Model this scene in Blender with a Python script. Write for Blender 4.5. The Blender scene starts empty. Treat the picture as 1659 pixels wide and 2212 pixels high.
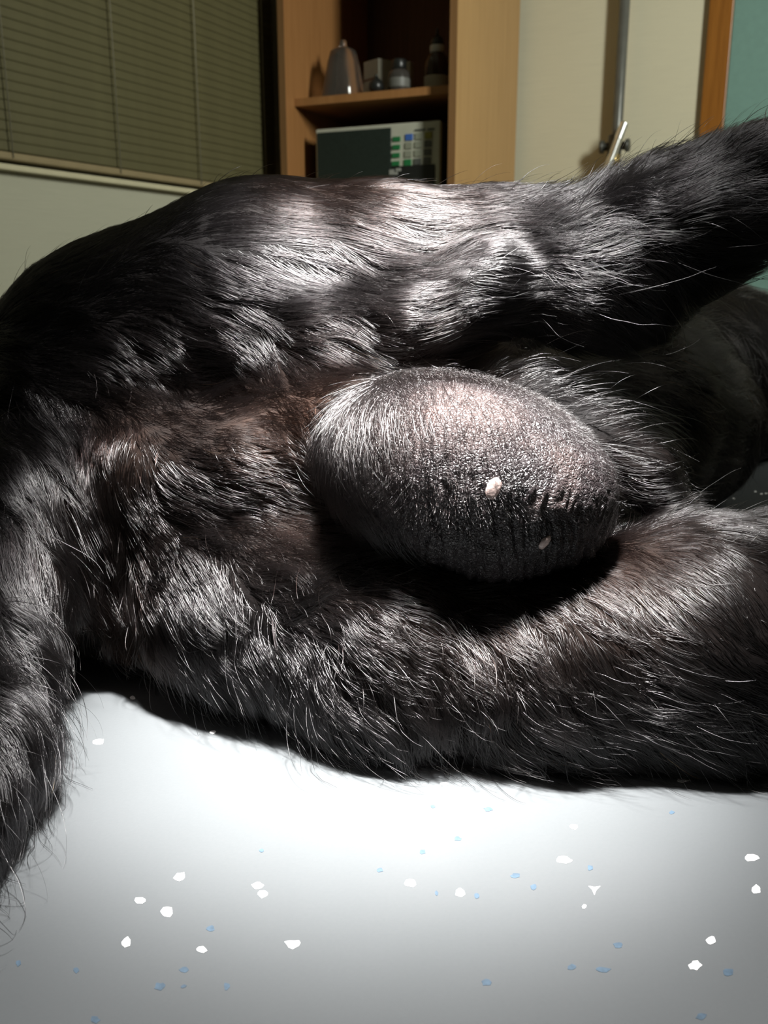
import bpy, bmesh, math, random
import numpy as np
from mathutils import Vector, Matrix, kdtree

FUR = True
rng = np.random.default_rng(7)
random.seed(7)
SC = bpy.context.scene
COL = SC.collection

# ------------------------------------------------------------------ camera
W, H, F = 1659.0, 2212.0, 1950.0
PITCH = math.radians(14.25)
T = 0.85                       # height of the table top
CAM = np.array([0.0, 0.0, T + 0.16])
FWD = np.array([0.0, math.cos(PITCH), -math.sin(PITCH)])
UP = np.array([0.0, math.sin(PITCH), math.cos(PITCH)])
RGT = np.array([1.0, 0.0, 0.0])

cam_d = bpy.data.cameras.new('camera')
cam = bpy.data.objects.new('camera', cam_d)
COL.objects.link(cam)
cam.location = CAM
cam.rotation_euler = (math.pi / 2 - PITCH, 0, 0)
cam_d.sensor_fit = 'VERTICAL'
cam_d.sensor_height = 4.54
cam_d.sensor_width = 4.54 * W / H
cam_d.lens = 4.54 * F / H
cam_d.clip_start = 0.01
cam_d.dof.use_dof = True
cam_d.dof.focus_distance = 0.30
cam_d.dof.aperture_fstop = 3.6
SC.camera = cam

# ------------------------------------------------------------------ light
world = bpy.data.worlds.new('world')
SC.world = world
world.use_nodes = True
world.node_tree.nodes['Background'].inputs[0].default_value = (0.75, 0.8, 0.7, 1)
world.node_tree.nodes['Background'].inputs[1].default_value = 0.02

LAMP_POS = Vector((0.000, 0.245, T + 0.80))
LAMP_AIM = Vector((0.000, 0.318, T + 0.03))
for nm, watts, size, aim in (('examination_lamp_light', 320.0, 23.0, LAMP_AIM), ('examination_lamp_spill', 50.0, 46.0, Vector((0.01, 0.20, T)))):
    ld = bpy.data.lights.new(nm, 'SPOT')
    ld.energy = watts
    ld.color = (1.0, 0.975, 0.96)
    ld.spot_size = math.radians(size)
    ld.spot_blend = 1.0
    ld.shadow_soft_size = 0.03
    lo = bpy.data.objects.new(nm, ld)
    COL.objects.link(lo)
    lo.location = LAMP_POS
    lo.rotation_euler = (aim - LAMP_POS).to_track_quat('-Z', 'Y').to_euler()

al = bpy.data.lights.new('ceiling_lamp_light', 'AREA')
al.shape = 'RECTANGLE'
al.size = 0.25
al.size_y = 1.2
al.energy = 42.0
al.color = (0.97, 1.0, 0.92)
alo = bpy.data.objects.new('ceiling_lamp_light', al)
COL.objects.link(alo)
al.spread = math.radians(115)
alo.location = (1.45, 0.75, 2.48)
alo.rotation_euler = (Vector((0.25, 3.0, 1.35)) - alo.location).to_track_quat('-Z', 'Y').to_euler()

SC.cycles.max_bounces = 7
SC.view_settings.view_transform = 'Standard'
SC.view_settings.look = 'None'
SC.view_settings.gamma = 1.0
SC.view_settings.exposure = 0.0
SC.view_settings.use_curve_mapping = False


# ------------------------------------------------------------------ helpers
def ray(u, v):
    """World direction (unit depth along the optical axis) through a photo pixel."""
    return RGT * ((u - W / 2) / F) + UP * (-(v - H / 2) / F) + FWD


def P(u, v, z):
    return CAM + ray(u, v) * z


def on_table(u, v, z=0.0):
    d = ray(u, v)
    t = (T + z - CAM[2]) / d[2]
    return CAM + d * t


def on_plane(u, v, p0, n):
    d = ray(u, v)
    t = np.dot(np.asarray(p0) - CAM, n) / np.dot(d, n)
    return CAM + d * t


def new_mat(name):
    m = bpy.data.materials.new(name)
    m.use_nodes = True
    nt = m.node_tree
    return m, nt, nt.nodes['Principled BSDF']


def ramp(nt, src, stops):
    r = nt.nodes.new('ShaderNodeValToRGB')
    el = r.color_ramp.elements
    while len(el) < len(stops):
        el.new(0.5)
    for e, (p, c) in zip(el, stops):
        e.position = p
        e.color = (*c, 1)
    nt.links.new(src, r.inputs[0])
    return r.outputs[0]


def coords(nt, scale=(1, 1, 1), kind='Object'):
    tc = nt.nodes.new('ShaderNodeTexCoord')
    mp = nt.nodes.new('ShaderNodeMapping')
    mp.inputs['Scale'].default_value = scale
    nt.links.new(tc.outputs[kind], mp.inputs[0])
    return mp.outputs[0]


def noise(nt, vec, scale, detail=3, rough=0.5):
    n = nt.nodes.new('ShaderNodeTexNoise')
    n.inputs['Scale'].default_value = scale
    n.inputs['Detail'].default_value = detail
    n.inputs['Roughness'].default_value = rough
    nt.links.new(vec, n.inputs['Vector'])
    return n.outputs[0]


def bump(nt, b, h, strength, dist):
    n = nt.nodes.new('ShaderNodeBump')
    n.inputs['Strength'].default_value = strength
    n.inputs['Distance'].default_value = dist
    nt.links.new(h, n.inputs['Height'])
    nt.links.new(n.outputs[0], b.inputs['Normal'])
    return n


def mat_plain(name, col, rough=0.5, metal=0.0, var=0.12, scale=30, bumps=0.0, stretch=(1, 1, 1)):
    m, nt, b = new_mat(name)
    v = coords(nt, stretch)
    f = noise(nt, v, scale, 4)
    lo_ = tuple(c * (1 - var) for c in col)
    hi_ = tuple(min(1, c * (1 + var)) for c in col)
    nt.links.new(ramp(nt, f, [(0.3, lo_), (0.7, hi_)]), b.inputs['Base Color'])
    b.inputs['Roughness'].default_value = rough
    b.inputs['Metallic'].default_value = metal
    if bumps:
        bump(nt, b, f, 0.4, bumps)
    return m


def mesh_obj(name, verts, faces, mat, parent=None, smooth=False):
    me = bpy.data.meshes.new(name)
    me.from_pydata([tuple(map(float, v)) for v in verts], [], faces)
    me.update()
    if smooth:
        me.shade_smooth()
    me.materials.append(mat)
    o = bpy.data.objects.new(name, me)
    COL.objects.link(o)
    if parent is not None:
        o.parent = parent
    return o


def bm_obj(name, bm, mat, parent=None, smooth=False):
    me = bpy.data.meshes.new(name)
    bm.normal_update()
    bm.to_mesh(me)
    bm.free()
    if smooth:
        me.shade_smooth()
    me.materials.append(mat)
    o = bpy.data.objects.new(name, me)
    COL.objects.link(o)
    if parent is not None:
        o.parent = parent
    return o


def add_box(bm, c, ax, ay, az, sx, sy, sz, bevel=0.0):
    """Box centred at c with axes ax, ay, az (unit) and full sizes."""
    r = bmesh.ops.create_cube(bm, size=1.0)
    vs = r['verts']
    if bevel:
        for v in vs:
            v.co = Vector((v.co.x * sx, v.co.y * sy, v.co.z * sz))
        es = list({e for v in vs for e in v.link_edges})
        rb = bmesh.ops.bevel(bm, geom=es, offset=bevel, segments=2, affect='EDGES', profile=0.5)
        vs = list({v for f in rb['faces'] for v in f.verts} | {v for v in vs if v.is_valid})
    else:
        for v in vs:
            v.co = Vector((v.co.x * sx, v.co.y * sy, v.co.z * sz))
    ax, ay, az, c = map(Vector, (ax, ay, az, c))
    for v in vs:
        q = v.co
        v.co = c + ax * q.x + ay * q.y + az * q.z
    return vs


def box(name, mat, parent, c, size, axes=None, bevel=0.0):
    bm = bmesh.new()
    ax, ay, az = axes or ((1, 0, 0), (0, 1, 0), (0, 0, 1))
    add_box(bm, c, ax, ay, az, *size, bevel=bevel)
    return bm_obj(name, bm, mat, parent)


def lathe(name, prof, mat, parent=None, loc=(0, 0, 0), seg=32, smooth=True):
    vs, fs = [], []
    n = len(prof)
    for i in range(seg):
        a = 2 * math.pi * i / seg
        for r, z in prof:
            vs.append((loc[0] + r * math.cos(a), loc[1] + r * math.sin(a), loc[2] + z))
    for i in range(seg):
        j = (i + 1) % seg
        for k in range(n - 1):
            fs.append((i * n + k, j * n + k, j * n + k + 1, i * n + k + 1))
    fs.append(tuple(i * n for i in range(seg))[::-1])
    fs.append(tuple(i * n + n - 1 for i in range(seg)))
    return mesh_obj(name, vs, fs, mat, parent, smooth)


def tube(name, pts, radii, mat, parent=None, seg=12, smooth=True):
    pts = [Vector(p) for p in pts]
    vs, fs = [], []
    for i, p in enumerate(pts):
        d = (pts[min(i + 1, len(pts) - 1)] - pts[max(i - 1, 0)]).normalized()
        a = d.orthogonal().normalized() if i == 0 else (a - d * a.dot(d)).normalized()
        b = d.cross(a)
        r = radii[i] if hasattr(radii, '__len__') else radii
        for k in range(seg):
            t = 2 * math.pi * k / seg
            vs.append(p + (a * math.cos(t) + b * math.sin(t)) * r)
    for i in range(len(pts) - 1):
        for k in range(seg):
            k2 = (k + 1) % seg
            fs.append((i * seg + k, i * seg + k2, (i + 1) * seg + k2, (i + 1) * seg + k))
    fs.append(tuple(range(seg))[::-1])
    m = (len(pts) - 1) * seg
    fs.append(tuple(range(m, m + seg)))
    return mesh_obj(name, vs, fs, mat, parent, smooth)


def empty(name, loc=(0, 0, 0)):
    # parts are written in world coordinates: the empty stays at the origin
    o = bpy.data.objects.new(name, None)
    COL.objects.link(o)
    o.empty_display_size = 0.05
    return o


def tag(o, label=None, cat=None, group=None, kind=None):
    if label:
        o['label'] = label
    if cat:
        o['category'] = cat
    if group:
        o['group'] = group
    if kind:
        o['kind'] = kind
    return o


# ------------------------------------------------------------------ room materials
def mat_wallpaper(name, col):
    m, nt, b = new_mat(name)
    v = coords(nt, (3, 3, 90))
    f = noise(nt, v, 4.0, 4, 0.6)
    g = noise(nt, coords(nt, (1, 1, 1)), 1.2, 2)
    mx = nt.nodes.new('ShaderNodeMath'); mx.operation = 'MULTIPLY_ADD'
    nt.links.new(f, mx.inputs[0]); mx.inputs[1].default_value = 0.7
    nt.links.new(g, mx.inputs[2])
    nt.links.new(ramp(nt, mx.outputs[0], [(0.5, tuple(c * 0.93 for c in col)), (1.2, tuple(c * 1.05 for c in col))]),
                 b.inputs['Base Color'])
    b.inputs['Roughness'].default_value = 0.75
    bump(nt, b, f, 0.35, 0.002)
    return m


def mat_wood(name, c0, c1, rough=0.5, axis='Z'):
    m, nt, b = new_mat(name)
    s = {'Z': (30, 30, 1.2), 'X': (1.2, 30, 30)}[axis]
    f = noise(nt, coords(nt, s), 3.0, 5, 0.6)
    nt.links.new(ramp(nt, f, [(0.3, c0), (0.7, c1)]), b.inputs['Base Color'])
    b.inputs['Roughness'].default_value = rough
    bump(nt, b, f, 0.15, 0.0008)
    return m


M = {}
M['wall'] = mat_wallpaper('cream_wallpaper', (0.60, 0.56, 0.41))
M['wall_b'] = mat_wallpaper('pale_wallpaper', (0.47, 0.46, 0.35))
M['ceiling'] = mat_plain('ceiling_paint', (0.7, 0.68, 0.6), 0.8, scale=8)
M['floor'] = mat_plain('vinyl_floor', (0.22, 0.21, 0.19), 0.45, scale=12)
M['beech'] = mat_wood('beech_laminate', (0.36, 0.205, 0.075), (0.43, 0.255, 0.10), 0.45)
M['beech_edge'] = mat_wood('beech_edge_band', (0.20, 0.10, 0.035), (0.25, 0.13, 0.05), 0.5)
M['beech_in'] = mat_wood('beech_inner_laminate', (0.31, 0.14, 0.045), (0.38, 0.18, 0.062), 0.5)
M['back'] = mat_wood('brown_back_board', (0.09, 0.045, 0.018), (0.13, 0.065, 0.028), 0.6)
M['oak'] = mat_wood('orange_oak', (0.20, 0.07, 0.006), (0.31, 0.12, 0.016), 0.4)
M['teal'] = mat_plain('teal_door_paint', (0.155, 0.275, 0.235), 0.5, var=0.05, scale=60)
M['slat'] = mat_plain('olive_slat_enamel', (0.115, 0.103, 0.046), 0.5, var=0.08, scale=20)
M['rail'] = mat_plain('tan_rail_enamel', (0.30, 0.235, 0.125), 0.5, var=0.05)
M['cord'] = mat_plain('pale_cord', (0.24, 0.22, 0.15), 0.8, var=0.1, scale=400)
M['sill'] = mat_plain('cream_sill_paint', (0.62, 0.57, 0.38), 0.5, var=0.05)
M['tassel'] = mat_plain('cream_plastic', (0.30, 0.27, 0.19), 0.4, var=0.05)
M['steel'] = mat_plain('grey_steel', (0.115, 0.115, 0.10), 0.35, 0.2, var=0.1)
M['chrome'] = mat_plain('chrome', (0.92, 0.93, 0.90), 0.30, 1.0, var=0.03)
M['brass'] = mat_plain('brass', (0.42, 0.30, 0.10), 0.3, 0.6, var=0.1)
M['darkmetal'] = mat_plain('dark_metal', (0.065, 0.065, 0.055), 0.4, 0.3, var=0.1)

# ------------------------------------------------------------------ room layout (walls turned about 28 degrees)
TH = math.radians(28.3)
BD = np.array([math.sin(TH), math.cos(TH), 0.0])           # along the blind wall, away from camera
BN = np.array([math.cos(TH), -math.sin(TH), 0.0])          # out of the blind wall into the room
WD = np.array([math.cos(TH), -math.sin(TH), 0.0])          # along the back wall, to the right
WN = np.array([-math.sin(TH), -math.cos(TH), 0.0])         # out of the back wall into the room
B0 = np.array([-0.405, 3.0, 0.0])                          # point of the blind's front plane
CH = math.radians(66.0)
CR = np.array([math.sin(CH), -math.cos(CH), 0.0])          # cabinet front, to the right
CB = np.array([math.cos(CH), math.sin(CH), 0.0])           # cabinet depth, backwards
CFL = np.array([-0.316, 2.95, 0.0])
CW, CD = 0.566, 0.60
Z3 = np.array([0.0, 0.0, 1.0])
ZC = 2.6

wall0 = B0 - BN * 0.02                                     # blind wall plane
cbr = CFL + CR * CW + CB * CD
back0 = cbr + CB * 0.05 - WD * 0.0
# corner of both walls
A = np.array([[BD[0], -WD[0]], [BD[1], -WD[1]]])
s_, t_ = np.linalg.solve(A, (back0 - wall0)[:2])
corner = wall0 + BD * s_


def wall_slab(name, p, d, n, l0, l1, z0, z1, mat, thick=0.12):
    c = p + d * (l0 + l1) / 2 - n * thick / 2 + Z3 * (z0 + z1) / 2
    return box(name, mat, None, c, (l1 - l0, thick, z1 - z0), (d, n, (0, 0, 1)))


sill_l = on_plane(5, 352, B0, BN)
ZS = sill_l[2]                                             # height of the window sill
bl0 = np.dot(on_plane(-260, 300, B0, BN) - B0, BD)
bl1 = np.dot(on_plane(590, 200, B0, BN) - B0, BD)
ws0, ws1 = bl0 + 0.004, bl1 + 0.06
sc_ = np.dot(corner - wall0, BD)
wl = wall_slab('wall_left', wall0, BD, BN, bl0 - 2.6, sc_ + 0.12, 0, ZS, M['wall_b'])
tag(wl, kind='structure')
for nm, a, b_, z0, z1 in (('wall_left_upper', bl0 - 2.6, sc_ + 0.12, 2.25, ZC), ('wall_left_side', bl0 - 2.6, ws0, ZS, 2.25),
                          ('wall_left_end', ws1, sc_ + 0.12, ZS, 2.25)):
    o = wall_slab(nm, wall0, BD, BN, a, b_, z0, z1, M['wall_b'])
    o.parent = wl
# window behind the blind
win = tag(empty('window_1'), kind='structure')
M['glass_dark'], nt, b = new_mat('night_window_glass')
b.inputs['Base Color'].default_value = (0.02, 0.022, 0.025, 1)
b.inputs['Roughness'].default_value = 0.08
b.inputs['Transmission Weight'].default_value = 0.6
wc = wall0 + BD * (ws0 + ws1) / 2 - BN * 0.09 + Z3 * (ZS + 2.25) / 2
box('pane', M['glass_dark'], win, wc, (ws1 - ws0, 0.006, 2.25 - ZS), (BD, BN, (0, 0, 1)))
for dz in (ZS + 0.02, 2.23):
    box('window_frame', M['sill'], win, [wc[0], wc[1], dz], (ws1 - ws0, 0.05, 0.04), (BD, BN, (0, 0, 1)))
tag(box('trim_1', M['sill'], None, wall0 + BD * (ws0 + ws1) / 2 + BN * 0.013 + Z3 * (ZS - 0.0075),
        (ws1 - ws0 + 0.04, 0.028, 0.013), (BD, BN, (0, 0, 1)), 0.002), kind='structure')

tag(wall_slab('wall_back', corner, WD, WN, -0.12, 4.2, 0, ZC, M['wall']), kind='structure')
tag(box('floor', M['floor'], None, (0.6, 1.2, -0.03), (7.5, 7.5, 0.06)), kind='structure')
tag(box('ceiling', M['ceiling'], None, (0.6, 1.2, ZC + 0.03), (7.5, 7.5, 0.06)), kind='structure')
# walls behind the camera, so that the room is closed
tag(box('wall_rear', M['wall'], None, (0.6, -2.4, ZC / 2), (7.5, 0.1, ZC)), kind='structure')
tag(box('wall_right', M['wall'], None, (4.2, 1.0, ZC / 2), (0.1, 7.0, ZC)), kind='structure')

# door and its frame in the back wall
pw = lambda u, v, off=0.0: on_plane(u, v, corner + WN * off, WN)
d_l = np.dot(pw(1531, 30, 0.02) - corner, WD)
d_i = np.dot(pw(1584, 30, 0.02) - corner, WD)
dw = 0.86
door = tag(empty('door_1'), kind='structure')
box('door_leaf', M['teal'], door, corner + WD * (d_i + dw / 2) + WN * 0.008 + Z3 * 1.0, (dw, 0.016, 2.0), (WD, WN, (0, 0, 1)), 0.002)
lathe('door_knob', [(0.012, 0), (0.012, 0.03), (0.027, 0.04), (0.027, 0.055), (0.015, 0.065)], M['chrome'], door,
      tuple(corner + WD * (d_i + dw - 0.07) + WN * 0.05 + Z3 * 0.95))
fw = d_i - d_l
fr = tag(empty('trim_2'), kind='structure')
for a in (d_l + fw / 2, d_i + dw + fw / 2):
    box('door_jamb', M['oak'], fr, corner + WD * a + WN * 0.0125 + Z3 * 1.0, (fw, 0.025, 2.0), (WD, WN, (0, 0, 1)), 0.003)
box('door_lintel', M['oak'], fr, corner + WD * (d_i + dw / 2) + WN * 0.0125 + Z3 * 2.03, (dw + 2 * fw, 0.025, 0.06),
    (WD, WN, (0, 0, 1)), 0.003)

# ceiling lamp (out of frame, lights the room)
M['lampglow'], nt, b = new_mat('lamp_diffuser')
b.inputs['Emission Color'].default_value = (1, 0.96, 0.82, 1)
b.inputs['Emission Strength'].default_value = 1.5
cl = tag(empty('ceiling_lamp'), 'long white ceiling lamp above the room', 'lamp')
box('lamp_housing', M['ceiling'], cl, (1.45, 0.75, ZC - 0.02), (0.3, 1.3, 0.04), None, 0.005)
box('lamp_diffuser', M['lampglow'], cl, (1.45, 0.75, ZC - 0.05), (0.25, 1.2, 0.02), None, 0.005)

# ------------------------------------------------------------------ venetian blind
blind = tag(empty('venetian_blind'), 'olive brown venetian blind lowered over the window', 'blind')
PITCHZ = 0.0215
slat_w, NS = 0.025, 7
prof = []
tilt = math.radians(84)
for i in range(NS):
    q = (i / (NS - 1) - 0.5) * slat_w
    sag = 0.0007 * (1 - (2 * i / (NS - 1) - 1) ** 2)
    prof.append((q * math.cos(tilt) + sag * math.sin(tilt), -q * math.sin(tilt) + sag * math.cos(tilt)))
vs, fs = [], []
for e in (bl0, bl1):
    for n_, z_ in prof:
        vs.append(BD * e + BN * n_ + Z3 * z_)
    for n_, z_ in prof:
        vs.append(BD * e + BN * (n_ - 0.0004) + Z3 * (z_ - 0.0003))
for i in range(NS - 1):
    fs.append((i, i + 1, 2 * NS + i + 1, 2 * NS + i))
    fs.append((NS + i + 1, NS + i, 3 * NS + i, 3 * NS + i + 1))
fs += [(0, 2 * NS, 3 * NS, NS), (NS - 1, 2 * NS - 1, 4 * NS - 1, 3 * NS - 1)]
z = ZS + 0.040
k = 0
first = None
while z < 2.2:
    if first is None:
        o = mesh_obj('slat', vs, fs, M['slat'], blind, True)
        first = o
    else:
        o = first.copy()
        COL.objects.link(o)
        o.parent = blind
    o.location = (B0[0], B0[1], z)
    z += PITCHZ
    k += 1
ztop = z
box('bottom_rail', M['rail'], blind, B0 + BD * (bl0 + bl1) / 2 + Z3 * (ZS + 0.0155), (bl1 - bl0, 0.026, 0.017), (BD, BN, (0, 0, 1)), 0.004)
box('head_rail', M['rail'], blind, B0 + BD * (bl0 + bl1) / 2 + Z3 * (ztop + 0.01), (bl1 - bl0, 0.03, 0.03), (BD, BN, (0, 0, 1)), 0.003)
for u in (5, 240, 417, 561):
    s = np.dot(on_plane(u, 190, B0, BN) - B0, BD)
    p = B0 + BD * s + BN * 0.0145
    tube('ladder_cord', [p + Z3 * (ZS + 0.012), p + Z3 * (ztop + 0.01)], 0.0017, M['cord'], blind, 6)
s = np.dot(on_plane(606, 190, B0 + BN * 0.03, BN) - B0, BD)
p = B0 + BD * s + BN * 0.03
zt = on_plane(608, 296, B0 + BN * 0.03, BN)[2]
pts = [p + Z3 * (zt + (ztop - zt) * k_ / 8) + BD * (0.004 * math.sin(k_)) for k_ in range(9)]
tube('pull_cord', pts, 0.002, M['cord'], blind, 6)
pb = pts[0]
lathe('cord_tassel', [(0.003, 0.0), (0.006, -0.004), (0.012, -0.030), (0.011, -0.034), (0.002, -0.036)][::-1], M['tassel'], blind, tuple(pb), 14)

# ------------------------------------------------------------------ cabinet
cab = tag(empty('storage_cabinet'), 'tall open beech cabinet holding bottles above a microwave', 'cabinet')
CAX = (CR, CB, (0, 0, 1))
PT = 0.022


def cb(s, bk, z):
    return CFL + CR * s + CB * bk + Z3 * z


CZ = 2.15
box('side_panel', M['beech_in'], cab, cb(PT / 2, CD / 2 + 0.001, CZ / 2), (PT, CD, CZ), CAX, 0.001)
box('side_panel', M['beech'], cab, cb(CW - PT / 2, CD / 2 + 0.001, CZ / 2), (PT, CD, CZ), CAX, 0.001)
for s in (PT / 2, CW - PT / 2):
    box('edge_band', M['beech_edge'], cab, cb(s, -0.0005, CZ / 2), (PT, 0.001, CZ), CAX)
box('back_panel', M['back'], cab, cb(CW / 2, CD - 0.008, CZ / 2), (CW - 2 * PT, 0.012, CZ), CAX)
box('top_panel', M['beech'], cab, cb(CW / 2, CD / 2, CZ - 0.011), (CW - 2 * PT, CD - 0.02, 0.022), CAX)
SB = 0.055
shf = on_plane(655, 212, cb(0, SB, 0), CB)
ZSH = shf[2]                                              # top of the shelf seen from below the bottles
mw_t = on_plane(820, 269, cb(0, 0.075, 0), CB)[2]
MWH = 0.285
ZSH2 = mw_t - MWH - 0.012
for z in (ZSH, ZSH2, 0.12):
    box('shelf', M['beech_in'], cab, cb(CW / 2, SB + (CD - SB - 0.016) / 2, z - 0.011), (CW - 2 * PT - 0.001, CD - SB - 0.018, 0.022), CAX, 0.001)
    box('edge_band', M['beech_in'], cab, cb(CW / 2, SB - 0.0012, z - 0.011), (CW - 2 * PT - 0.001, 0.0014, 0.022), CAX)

# ------------------------------------------------------------------ microwave
M['mw'] = mat_plain('ivory_plastic', (0.47, 0.47, 0.38), 0.4, var=0.05)
M['mw_case'] = mat_plain('dark_casing', (0.055, 0.052, 0.045), 0.5)
M['mw_glass'], nt, b = new_mat('smoked_door_glass')
v = coords(nt)
f = nt.nodes.new('ShaderNodeTexVoronoi'); f.inputs['Scale'].default_value = 450
nt.links.new(v, f.inputs['Vector'])
nt.links.new(ramp(nt, f.outputs['Distance'], [(0.2, (0.010, 0.015, 0.013)), (0.6, (0.022, 0.032, 0.027))]), b.inputs['Base Color'])
b.inputs['Roughness'].default_value = 0.25
M['mw_black'] = mat_plain('black_plastic', (0.012, 0.013, 0.012), 0.35)
MB = 0.075


def mwp(u, v, off=0.0):
    q = on_plane(u, v, cb(0, MB - off, 0), CB)
    return np.dot(q - CFL, CR), q[2]


s0 = mwp(681, 280)[0]
s1 = mwp(951, 266)[0]
mw = tag(empty('microwave_oven'), 'small microwave oven with coloured buttons inside the beech cabinet', 'microwave')
zb = ZSH2 + 0.012
box('casing', M['mw_case'], mw, cb((s0 + s1) / 2, MB + 0.02 + 0.15, zb + MWH / 2), (s1 - s0 - 0.004, 0.30, MWH - 0.004), CAX, 0.004)
box('front_frame', M['mw'], mw, cb((s0 + s1) / 2, MB + 0.0105, zb + MWH / 2), (s1 - s0, 0.019, MWH), CAX, 0.004)
for s in (s0 + 0.03, s1 - 0.03):
    for bk in (0.1, 0.33):
        lathe('foot', [(0.012, 0), (0.012, 0.012)], M['mw_black'], mw, tuple(cb(s, bk, ZSH2)), 12)
sg = mwp(845, 300)[0]
gl0, gl1 = s0 + 0.007, sg
zg1 = mw_t - 0.011
box('door_window', M['mw_glass'], mw, cb((gl0 + gl1) / 2, MB - 0.001, (zb + 0.03 + zg1) / 2), (gl1 - gl0, 0.006, zg1 - zb - 0.03), CAX, 0.002)


def btn(name, u0, v0, u1, v1, col):
    a, b_ = mwp(u0, v0), mwp(u1, v1)
    m = M.get(col[0]) or M.setdefault(col[0], mat_plain(col[0], col[1], 0.45, var=0.06))
    return box(name, m, mw, cb((a[0] + b_[0]) / 2, MB - 0.0008, (a[1] + b_[1]) / 2),
               (abs(b_[0] - a[0]), 0.004, abs(b_[1] - a[1])), CAX, 0.0008)


GRN = ('green_button', (0.015, 0.16, 0.05)); BLU = ('blue_button', (0.05, 0.13, 0.42)); YEL = ('yellow_button', (0.24, 0.22, 0.04))
GRY = ('grey_button', (0.25, 0.26, 0.20)); DGR = ('dark_grey_button', (0.085, 0.09, 0.08))
for i in range(4):
    btn('button', 849 - i * 0.7, 296 + i * 17.6, 865 - i * 0.7, 305 + i * 17.6, GRN)
grid = [[BLU, GRY, YEL], [GRY, GRY, DGR], [GRY, GRY, DGR], [GRN, DGR, DGR]]
for r in range(4):
    for c in range(3):
        u = 876 + c * 21 - r * 1.0
        v = 290 + r * 18.2 - c * 2.0
        btn('button', u, v, u + 15.5, v + 13, grid[r][c])
btn('panel_lettering', 897, 279.5, 918, 281.5, DGR)
btn('panel_lettering', 924, 278, 938, 280.5, DGR)
bp = btn('lower_panel', 842, 360, 938, 470, ('black_panel', (0.012, 0.013, 0.012)))
for (u0, v0, u1, v1) in ((842, 367, 852, 378), (852, 372, 860, 378), (856, 364, 867, 370)):
    btn('panel_mark', u0, v0, u1, v1, ('pale_mark', (0.30, 0.30, 0.27))).location = CB * -0.003

# ------------------------------------------------------------------ things on the shelf
def glass_mat(name, col, rough=0.08, trans=0.85):
    m, nt, b = new_mat(name)
    f = noise(nt, coords(nt), 60, 2)
    nt.links.new(ramp(nt, f, [(0.3, tuple(c * 0.9 for c in col)), (0.7, col)]), b.inputs['Base Color'])
    b.inputs['Roughness'].default_value = rough
    b.inputs['Transmission Weight'].default_value = trans
    b.inputs['IOR'].default_value = 1.45
    return m


M['cloudy'] = glass_mat('cloudy_plastic', (0.75, 0.70, 0.62), 0.12, 0.95)
M['amber'] = glass_mat('dark_amber_glass', (0.05, 0.022, 0.01), 0.12, 0.3)
M['smoke'] = glass_mat('smoky_glass', (0.10, 0.09, 0.08), 0.1, 0.5)
M['paper'] = mat_plain('off_white_card', (0.36, 0.34, 0.27), 0.7, var=0.06)
M['paper_red'] = mat_plain('brown_print', (0.16, 0.09, 0.06), 0.7, var=0.06)
M['white_plastic'] = mat_plain('white_plastic', (0.50, 0.50, 0.48), 0.4, var=0.04)
M['black'] = M['mw_black']
M['dim_label'] = mat_plain('grey_label', (0.13, 0.13, 0.115), 0.5, var=0.1)


def shelf_pt(u, bk):
    v = 600
    q = on_plane(u, 190, cb(0, bk, 0), CB)
    return np.array([q[0], q[1], ZSH])


p = shelf_pt(742, 0.14)
fl = tag(empty('conical_flask'), 'cloudy conical flask on the left of the cabinet shelf', 'flask')
lathe('flask_body', [(0.066, 0.0), (0.068, 0.006), (0.062, 0.04), (0.048, 0.11), (0.040, 0.138), (0.026, 0.147), (0.013, 0.150)], M['cloudy'], fl, tuple(p), 40)
lathe('flask_cap', [(0.011, 0.150), (0.012, 0.152), (0.010, 0.168), (0.008, 0.170)], M['cloudy'], fl, tuple(p), 24)

p = shelf_pt(822, 0.26)
bx = tag(empty('carton'), 'small white carton standing behind the dark bottles on the shelf', 'box')
a = math.radians(20)
c1 = np.array([math.cos(a), -math.sin(a) - 0.35, 0.0]); c1 /= np.linalg.norm(c1)
q1 = math.radians(-62)
e1 = np.array([math.cos(math.radians(38)), math.sin(math.radians(38)), 0.0])
e2 = np.array([-e1[1], e1[0], 0.0])
box('carton_body', M['paper'], bx, p + Z3 * 0.063 + CR * 0.004, (0.085, 0.075, 0.126), (e1, e2, (0, 0, 1)), 0.001)
box('printed_band', M['paper_red'], bx, p + Z3 * 0.072 + CR * 0.004 - e1 * 0.0428, (0.0008, 0.074, 0.006), (e1, e2, (0, 0, 1)))
p2 = shelf_pt(874, 0.24)
bx2 = tag(empty('medicine_carton'), 'narrow pale carton right behind the round dark bottle', 'box')
box('carton_body', M['paper'], bx2, p2 + Z3 * 0.055, (0.05, 0.03, 0.11), CAX, 0.001)
box('carton_flap', M['white_plastic'], bx2, p2 + Z3 * 0.1105, (0.05, 0.03, 0.002), CAX)

p = shelf_pt(862, 0.10)
bo = tag(empty('medicine_bottle'), 'squat dark glass bottle with black cap in the middle of the shelf', 'bottle')
lathe('bottle_glass', [(0.030, 0.0), (0.033, 0.004), (0.033, 0.045), (0.028, 0.058), (0.016, 0.064), (0.016, 0.068)], M['smoke'], bo, tuple(p), 32)
lathe('bottle_cap', [(0.021, 0.064), (0.022, 0.066), (0.022, 0.088), (0.020, 0.090)], M['black'], bo, tuple(p), 28)
lathe('bottle_label', [(0.0334, 0.012), (0.0336, 0.013), (0.0336, 0.036), (0.0334, 0.037)], M['dim_label'], bo, tuple(p), 32)

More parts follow.
